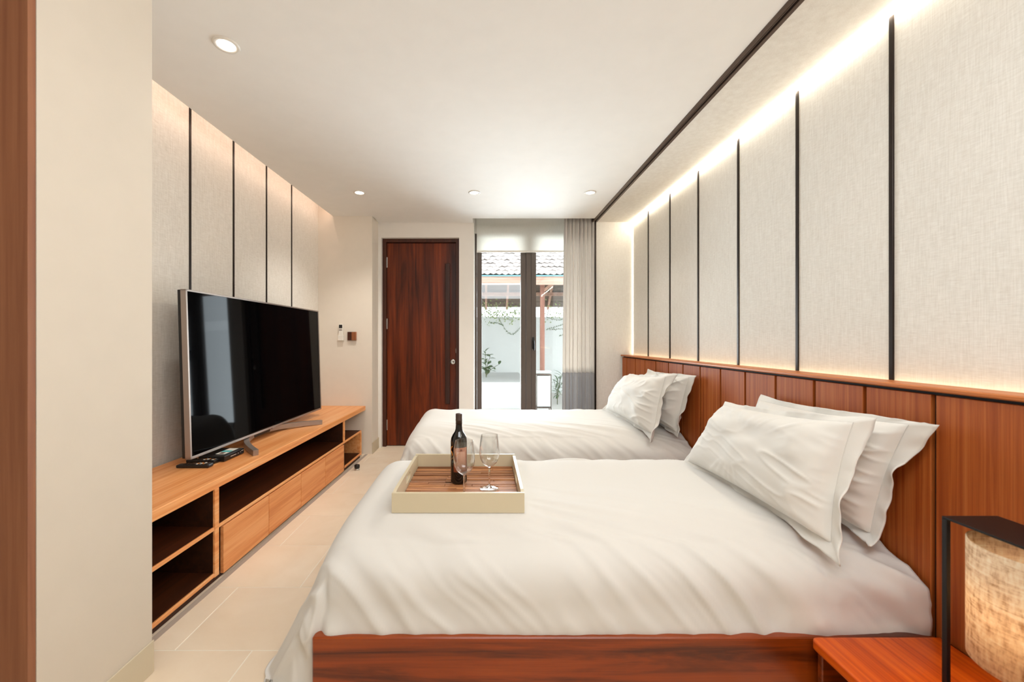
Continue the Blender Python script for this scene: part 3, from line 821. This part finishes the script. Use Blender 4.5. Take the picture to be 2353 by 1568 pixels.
obj('glass_body', lathe(bmesh.new(), [(0, .004), (.030, .0), (.036, .002), (.0383, .008), (.0383, .192), (.036, .207), (.029, .222), (.020, .235), (.0160, .246), (.0148, .262), (.0142, .275), (.0142, .316), (0, .316)], 48), 'bottle', bt, True)
obj('capsule', lathe(bmesh.new(), [(.0147, .270), (.0151, .270), (.0151, .287), (.0158, .288), (.0158, .291), (.0151, .292), (.0153, .316), (.0145, .319), (0, .319)], 32), 'capsule', bt, True)
A0 = -PI/2+.25
obj('label', lathe(bmesh.new(), [(.0386, .056), (.0388, .056), (.0388, .168), (.0386, .168)], 24, a0=A0-.85, a1=A0+.95), 'label', bt, True)
obj('label_frame', lathe(bmesh.new(), [(.0390, .066), (.0391, .066), (.0391, .150), (.0390, .150)], 16, a0=A0-.45, a1=A0+.6), plain('pale_label_print', lin(206, 150, 122), .6), bt, True)
em = lathe(bmesh.new(), [(0, 0), (.005, 0), (.005, .0008), (0, .0008)], 16); o = obj('label_emblem', em, plain('emblem_print', lin(130, 74, 58), .6), bt, loc=(.0392*math.cos(A0+.1), .0392*math.sin(A0+.1), .158)); o.rotation_euler = (PI/2, 0, A0+.1+PI/2)
pts = [(.0392*math.cos(-PI/2-.95+.16*math.sin(i*.9)), .0392*math.sin(-PI/2-.95+.16*math.sin(i*.9)), .125+i*.006) for i in range(9)]
obj('gold_flourish', tube(bmesh.new(), pts, .0022, 6), 'gold', bt, True)
pts = [(.0394*math.cos(-PI/2-1.0+.13*i), .0394*math.sin(-PI/2-1.0+.13*i), .112+.0035*i) for i in range(10)]
obj('gold_line', tube(bmesh.new(), pts, .0011, 6), 'gold', bt, True)

gp = [(0, .0006), (.042, 0), (.0436, .0008), (.0432, .0016), (.028, .0030), (.012, .0060), (.0055, .012), (.0040, .022), (.0036, .060), (.0040, .086), (.0070, .095), (.0180, .103), (.032, .116), (.0410, .134), (.0452, .155), (.0452, .172), (.0425, .204), (.0372, .240),
      (.0369, .2405), (.0367, .240), (.0420, .204), (.0447, .172), (.0447, .155), (.0404, .1345), (.0313, .1168), (.017, .1045), (.006, .0995), (0, .0988)]
wg = thing('wine_glass', 'clear stemmed wine glass in front of the bottle on the tray', 'wine glass', (-.092, 1.672, FZ), 0, 'wine glasses on the tray')
obj('foot', lathe(bmesh.new(), gp[:5]+[(0, .0062)], 56), 'glass', wg, True)
obj('stem', lathe(bmesh.new(), [(0, .0062), (.012, .0062), (.0055, .013), (.0042, .022), (.0038, .060), (.0042, .086), (.0070, .0945), (0, .0945)], 24), 'glass_solid', wg, True)
obj('bowl', lathe(bmesh.new(), [(0, .0946)]+gp[10:], 56), 'glass', wg, True)
dup(wg, (.0145, 1.775, FZ), 'clear stemmed wine glass standing alone beside the bottle')

# ------------------------------------------------------------------ nightstand and lamp
ns = thing('nightstand', 'low orange-brown nightstand with rounded top beside the bed rail', 'nightstand', (1.28, .90, 0))
def npart(n, mat, *a, bev=.003, seg=1): return obj(n, B(*a, bev=bev, seg=seg), mat, ns, off=(1.28, .90, 0))
bm = bmesh.new()
def rrect(x0, x1, y0, y1, r, n=6):
    P_ = []
    for cx, cy, a in ((x1-.003, y0+.003, -PI/2), (x1-.003, y1-.003, 0), (x0+r, y1-r, PI/2), (x0+r, y0+r, PI)):
        rr = r if cx < (x0+x1)/2 else .003
        for i in range(n+1):
            t_ = a+PI/2*i/n; P_.append((cx+rr*math.cos(t_), cy+rr*math.sin(t_)))
    return P_
prism(bm, rrect(1.068, 1.498, .45, 1.315, .022), .190, .222)
be = [e for e in bm.edges if abs(e.verts[0].co.z-e.verts[1].co.z) < 1e-6]
bmesh.ops.bevel(bm, geom=be, offset=.007, segments=3, profile=.6, affect='EDGES')
o = obj('top', bm, 'nightwood', ns, off=(1.28, .90, 0)); smooth_by_angle(o, 40)
npart('side_panel', 'bedwood', 1.085, 1.49, 1.285, 1.305, .03, .190); npart('side_panel', 'bedwood', 1.085, 1.49, .46, .48, .03, .190)
npart('back_panel', 'bedwood', 1.475, 1.49, .48, 1.285, .03, .190); npart('bottom_panel', 'bedwood', 1.085, 1.475, .48, 1.285, .03, .05)
npart('plinth', 'plinth', 1.10, 1.49, .47, 1.295, 0, .03)

lz = .222
tl = thing('table_lamp', 'table lamp with linen drum shade inside a black metal frame', 'lamp', (1.335, .96, lz))
lo = tl.location.copy()
FX0, FX1, FY0, FY1, FT = 1.258, 1.412, .80, 1.10, .716
obj('frame_top', B(FX0, FX1, FY0, FY1, FT-.006, FT, bev=.001, seg=1), 'blackmetal', tl, off=lo)
obj('frame_base', B(FX0, FX1, FY0, FY1, lz, lz+.006, bev=.001, seg=1), 'blackmetal', tl, off=lo)
for x, y in ((FX0, FY1-.012), (FX1-.012, FY0)):
    obj('frame_post', B(x, x+.012, y, y+.012, lz+.006, FT-.006, bev=.001, seg=1), 'blackmetal', tl, off=lo)
SH0, SH1, SR = .395, .690, .118
sh = bmesh.new(); lathe(sh, [(SR, SH0), (SR+.001, SH0), (SR+.001, SH1), (SR, SH1), (SR-.002, SH1-.001), (SR-.002, SH0+.001), (SR, SH0)], 64, 1.335, .955)
obj('lamp_shade', sh, 'shade', tl, True, off=lo)
bm = tube(bmesh.new(), [(1.335, .955, FT-.006), (1.335, .955, .60)], .006, 10); lathe(bm, [(0, .56), (.018, .56), (.018, .605), (0, .605)], 20, 1.335, .955)
obj('lamp_holder', bm, 'blackmetal', tl, off=lo)
obj('bulb', lathe(bmesh.new(), [(0, .48), (.018, .487), (.028, .505), (.030, .52), (.024, .54), (.013, .56), (0, .56)], 24, 1.335, .955), 'lampbulb', tl, True, off=lo)
for a in range(3):
    q = a*2*PI/3+.4
    obj('shade_spoke', tube(bmesh.new(), [(1.335, .955, .600), (1.335+SR*math.cos(q), .955+SR*math.sin(q), .600)], .002, 6), 'blackmetal', tl, off=lo)
l = lamp('bulb_light', 'POINT', (0, -.005, .30), 9, (1.0, .93, .80), shadow_soft_size=.03); l.parent = tl

# ------------------------------------------------------------------ curtain and blind
cu = thing('curtain', 'long pleated linen curtain with a grey lower band', 'curtain', (1.03, 4.40, 0))
def curtain_sheet(z0, z1, nz):
    rsn = np.random.RandomState(5); K = 8
    u = np.linspace(0, 1, 260); cum = np.concatenate([[0], np.cumsum(rsn.uniform(.6, 1.4, K))]); cum /= cum[-1]
    ph = np.interp(u, cum, np.arange(K+1))
    zs = np.linspace(z0, z1, nz); P = np.zeros((len(u), nz, 3))
    for j, z in enumerate(zs):
        k = z/2.6; flare = 1-.10*k
        x = .838+(1.196-.838)*u
        x = 1.196-(1.196-x)*(1.0-.07*k)
        am = .031+.008*(1-k)+.006*np.sin(ph*1.7)
        P[:, j, 0] = x+.010*np.sin(2*PI*ph*2+.4)*.6; P[:, j, 1] = 4.405+am*np.sin(2*PI*ph+.25*np.sin(z*1.3)); P[:, j, 2] = z
    return P
for nm, mat, z0, z1, nz in (('curtain_body', 'curtain', .846, 2.62, 26), ('curtain_band', 'curtain_band', .012, .846, 14)):
    V, F = grid(curtain_sheet(z0, z1, nz)); o = npmesh(nm, V-np.array(cu.location), F, mat, parent=cu)
    md = o.modifiers.new('thickness', 'SOLIDIFY'); md.thickness = .002
cr = obj('curtain_rail', B(-.13, 1.19, 4.39, 4.42, 2.62, 2.64), 'track', cu, off=cu.location)
bl = thing('roller_blind', 'pale roller blind partly lowered over the garden door', 'blind', (.53, 4.63, 2.225))
obj('cloth', B(-.108, 1.19, 4.6295, 4.6305, 2.245, 2.66), 'blind', bl, off=bl.location)
obj('bottom_bar', B(-.110, 1.192, 4.623, 4.637, 2.225, 2.246, bev=.003), 'white', bl, off=bl.location)
bm = lathe(bmesh.new(), [(0, -.66), (.028, -.66), (.028, .66), (0, .66)], 24); bmesh.ops.rotate(bm, verts=bm.verts, matrix=Matrix.Rotation(PI/2, 3, 'Y')); bmesh.ops.translate(bm, verts=bm.verts, vec=(.54-.53, .028, 2.68-2.225))
obj('roller', bm, 'white', bl, True)

# ------------------------------------------------------------------ garden outside
struct('ground', B(-8, 9, 4.92, 16, -.3, -.02), 'ext_floor')
struct('wall_garden', B(-8, 9, 9.3, 9.5, -.02, 1.75, bev=.01), 'ext_white')
pl = obj('planter', bm := B(-3, .75, 7.1, 9.28, -.02, .458, bev=.01), 'ext_white'); tag(pl, 'long white rendered planter along the garden wall', 'planter')
pv = thing('pavilion', 'garden pavilion with pale tiled roof and rust painted fascia', 'pavilion', (.9, 6.3, 0))
po = pv.location.copy()
sl = math.radians(35); E0 = Vector((0, 6.12, 2.17)); ue = Vector((0, math.cos(sl), math.sin(sl)))
bm = bmesh.new()
def slab(bm, x0, x1, p0, p1, th):
    n = Vector((0, -(p1-p0).z, (p1-p0).y)).normalized()*th
    vs = [bm.verts.new((x, q.y+k*n.y, q.z+k*n.z)) for k in (0, 1) for x, q in ((x0, p0), (x1, p0), (x1, p1), (x0, p1))]
    for f in ((0, 1, 2, 3), (4, 5, 6, 7), (0, 1, 5, 4), (1, 2, 6, 5), (2, 3, 7, 6), (3, 0, 4, 7)): bm.faces.new([vs[i] for i in f])
    bmesh.ops.recalc_face_normals(bm, faces=bm.faces)
R0 = E0+ue*2.42
F0 = Vector((0, 2*R0.y-E0.y, 2.06))
slab(bm, -3.5, 5, E0, R0, .03)
obj('roof_deck', bm, 'oldboard', pv, off=po)
# far slope seen from below: single boards
nb = 12
for i in range(nb):
    a = R0+(F0-R0)*(i/nb); b = R0+(F0-R0)*((i+.93)/nb)
    bm = bmesh.new(); slab(bm, -3.5, 5, a, b, -.03); obj('board', bm, 'oldboard', pv, off=po)
for i in range(12):
    x = -2.6+i*.52
    bm = bmesh.new(); sweep(bm, [Vector((x, R0.y, R0.z-.05)), Vector((x, F0.y, F0.z-.05))], .05, .08); obj('rafter', bm, 'rafter', pv, off=po)
zz = 2.42; tpar = (R0.z-zz)/(R0.z-F0.z); yy = R0.y+(F0.y-R0.y)*tpar
obj('purlin', B(-3.5, 5, yy-.04, yy+.04, zz-.14, zz-.06), 'rafter', pv, off=po)
obj('tie_beam', B(-3.5, 5, 8.2, 8.3, 2.36, 2.50), 'oldboard', pv, off=po)
obj('fascia', B(-3.5, 5, 6.09, 6.12, 2.055, 2.185, bev=.004), 'rust', pv, off=po)
obj('gutter', B(-3.5, 5, 6.065, 6.10, 2.180, 2.20, bev=.004), plain('teal_gutter', lin(110, 160, 170), .5), pv, off=po)
# roof tiles with pointed lower edge
tw, tl_, te = .092, .20, .135
bm = bmesh.new()
out = [(-tw/2+.001, 0), (0, -.05), (tw/2-.001, 0), (tw/2-.001, tl_), (-tw/2+.001, tl_)]
prism(bm, out, 0, .012)
for v in bm.verts: v.co.z += .024*(1-v.co.y/tl_)
bmesh.ops.rotate(bm, verts=bm.verts, matrix=Matrix.Rotation(sl, 3, 'X'))
tme = bpy.data.meshes.new('roof_tile'); bm.to_mesh(tme); bm.free()
nrm = Vector((0, -math.sin(sl), math.cos(sl))); rt = random.Random(2)
for r in range(13):
    for c_ in range(23):
        q = E0+ue*(r*te+.01)+nrm*(.032+rt.uniform(0, .012)); x = -.35+(c_+(.5 if r % 2 else 0))*tw
        o = link('roof_tile', tme, 'rooftile', pv, loc=(x-po.x, q.y-po.y, q.z-po.z)); o.rotation_euler = (rt.uniform(-.03, .03), 0, rt.uniform(-.05, .05))
bm = bmesh.new(); slab(bm, -3.5, -.42, E0+nrm*.03, R0+nrm*.03, .03); slab(bm, 1.82, 5, E0+nrm*.03, R0+nrm*.03, .03); slab(bm, -.42, 1.82, E0+ue*1.80+nrm*.03, R0+nrm*.03, .03)
obj('plain_roofing', bm, 'rooftile', pv, off=po)
obj('post', B(.861, .930, 6.32, 6.39, .725, 2.17, bev=.004), 'postwood', pv, off=po)
bm = sweep(bmesh.new(), [(.90, 6.35, 1.98), (1.10, 6.35, 2.14)], .045, .045); obj('brace', bm, 'rafter', pv, off=po)
gpz = thing('stone_pedestal', 'white pedestal under the rust painted garden post', 'pedestal', (.895, 6.36, 0))
obj('shaft', B(-.10, .10, -.09, .09, -.02, .70, bev=.005), 'ext_white', gpz); obj('cap', B(-.125, .125, -.115, .115, .70, .725, bev=.006), 'ext_white', gpz)
ln = thing('garden_lantern', 'white boxed lantern with a dark metal frame on the terrace', 'lantern', (.865, 6.05, -.02))
obj('body', B(-.10, .10, -.08, .08, .23, .66, bev=.004), 'ext_white', ln)
bm = bmesh.new()
for x in (-.113, .101): 
    for y in (-.093, .081): box(bm, x, x+.012, y, y+.012, .0, .70)
box(bm, -.113, .113, -.093, .093, .70, .712); box(bm, -.113, .113, -.093, .093, .205, .22)
obj('lantern_frame', bm, 'windowframe', ln)
obj('inner_lid', B(-.10, .10, -.082, .082, .655, .69), 'ext_white', ln)

# plants
def leaf_mesh(L, W):
    bm = bmesh.new(); n = 6; L_, R_, C_ = [], [], []
    for i in range(n+1):
        f = i/n; w = W*math.sin(PI*min(1, f*.96+.02))**.8*(1-.3*f); z = L*(.18*f-.45*f*f)
        L_.append(bm.verts.new((-w, f*L, z+.10*w))); C_.append(bm.verts.new((0, f*L, z))); R_.append(bm.verts.new((w, f*L, z+.10*w)))
    for i in range(n): bm.faces.new((L_[i], C_[i], C_[i+1], L_[i+1])); bm.faces.new((C_[i], R_[i], R_[i+1], C_[i+1]))
    me = bpy.data.meshes.new('leaf'); bm.to_mesh(me); bm.free(); return me
def plant(loc, label, stems, leafL, leafW, mat, seed):
    r = random.Random(seed); t = thing('leafy_plant', label, 'plant', loc, 0, 'plants in the garden bed')
    me = leaf_mesh(leafL, leafW)
    for (dx, dy, h_) in stems:
        pts = [Vector((dx*f*f, dy*f*f, h_*f)) for f in np.linspace(0, 1, 7)]
        obj('stem', tube(bmesh.new(), pts, .008, 6, .004), 'stem', t, True)
        nl = max(5, int(h_/.045))
        for i in range(nl):
            f = .25+.75*i/(nl-1); q = Vector((dx*f*f, dy*f*f, h_*f))
            o = link('leaf', me, mat, t, True, loc=q); o.rotation_euler = (r.uniform(.0, .9), r.uniform(-.4, .4), i*2.4+r.uniform(-.4, .4)); s_ = r.uniform(.7, 1.1); o.scale = (s_,)*3
    return t
plant((.00, 8.0, .458), 'leafy green plant in the white planter, at the pane edge nearest the wooden door', [(-.02, -.1, .52), (.08, 0, .42), (.26, .05, .26), (.14, -.05, .2)], .17, .042, 'leaf', 3)
plant((1.36, 7.6, -.02), 'pale spiky green plant beside the pedestal, close to the curtain', [(0, -.05, .50), (.06, 0, .55), (-.06, 0, .45), (.1, 0, .60)], .20, .016, 'leaf', 8)
# hanging creeper on the garden wall
def creeper(x0, x1, seed, n, label, trails):
    r = random.Random(seed); bm = bmesh.new()
    for i in range(n):
        x = r.uniform(x0, x1); z = 1.74+r.gauss(.10, .11); y = 9.24+r.uniform(-.10, .10)
        a = r.uniform(0, 2*PI); L = r.uniform(.025, .05); d = Vector((math.cos(a)*L, r.uniform(-.02, .02), math.sin(a)*L*.8)); w = Vector((-d.z, .01, d.x))*.35
        p0 = Vector((x, y, z)); vs = [bm.verts.new(p0), bm.verts.new(p0+d*.5+w), bm.verts.new(p0+d), bm.verts.new(p0+d*.5-w)]; bm.faces.new(vs)
    o = obj('creeper', bm, 'leaf_pale'); tag(o, label, 'creeper')
    st_ = bmesh.new(); lf = bmesh.new()
    for (xa, za, xb, zb, sag) in trails:
        pts = []
        for i in range(15):
            f = i/14; pts.append(Vector((xa+(xb-xa)*f, 9.27, za+(zb-za)*f-sag*4*f*(1-f))))
        tube(st_, pts, .003, 5)
        for q in pts[::1]:
            a = r.uniform(0, 2*PI); L = .028; d = Vector((math.cos(a)*L, -.01, math.sin(a)*L)); w = Vector((-d.z, .0, d.x))*.4
            vs = [lf.verts.new(q), lf.verts.new(q+d*.5+w), lf.verts.new(q+d), lf.verts.new(q+d*.5-w)]; lf.faces.new(vs)
    s1 = obj('trailing_stem', st_, 'stem', o); s2 = obj('trailing_leaves', lf, 'leaf', o); s2['kind'] = 'stuff'
    st2 = bmesh.new()
    tube(st2, [Vector((x0+(x1-x0)*i/20, 9.24+.02*math.sin(i*1.7), 1.78+.05*math.sin(i*2.3)+.02*math.sin(i*5.1))) for i in range(21)], .006, 6); obj('woody_stem', st2, 'stem', o)
    return o
creeper(-.1, .95, 5, 420, 'pale green creeper hanging over the garden wall behind the first pane', [(.28, 1.78, .62, 1.34, .10), (.62, 1.34, .95, 1.7, .02), (.1, 1.6, .4, 1.55, -.04)])
creeper(1.35, 2.1, 9, 130, 'thin creeper strands on the garden wall close to the curtain', [(1.4, 1.45, 1.95, 1.62, .0), (1.5, 1.45, 2.05, 1.55, .02), (1.4, 1.75, 1.9, 1.72, .05), (1.7, 1.3, 2.1, 1.42, .0)])
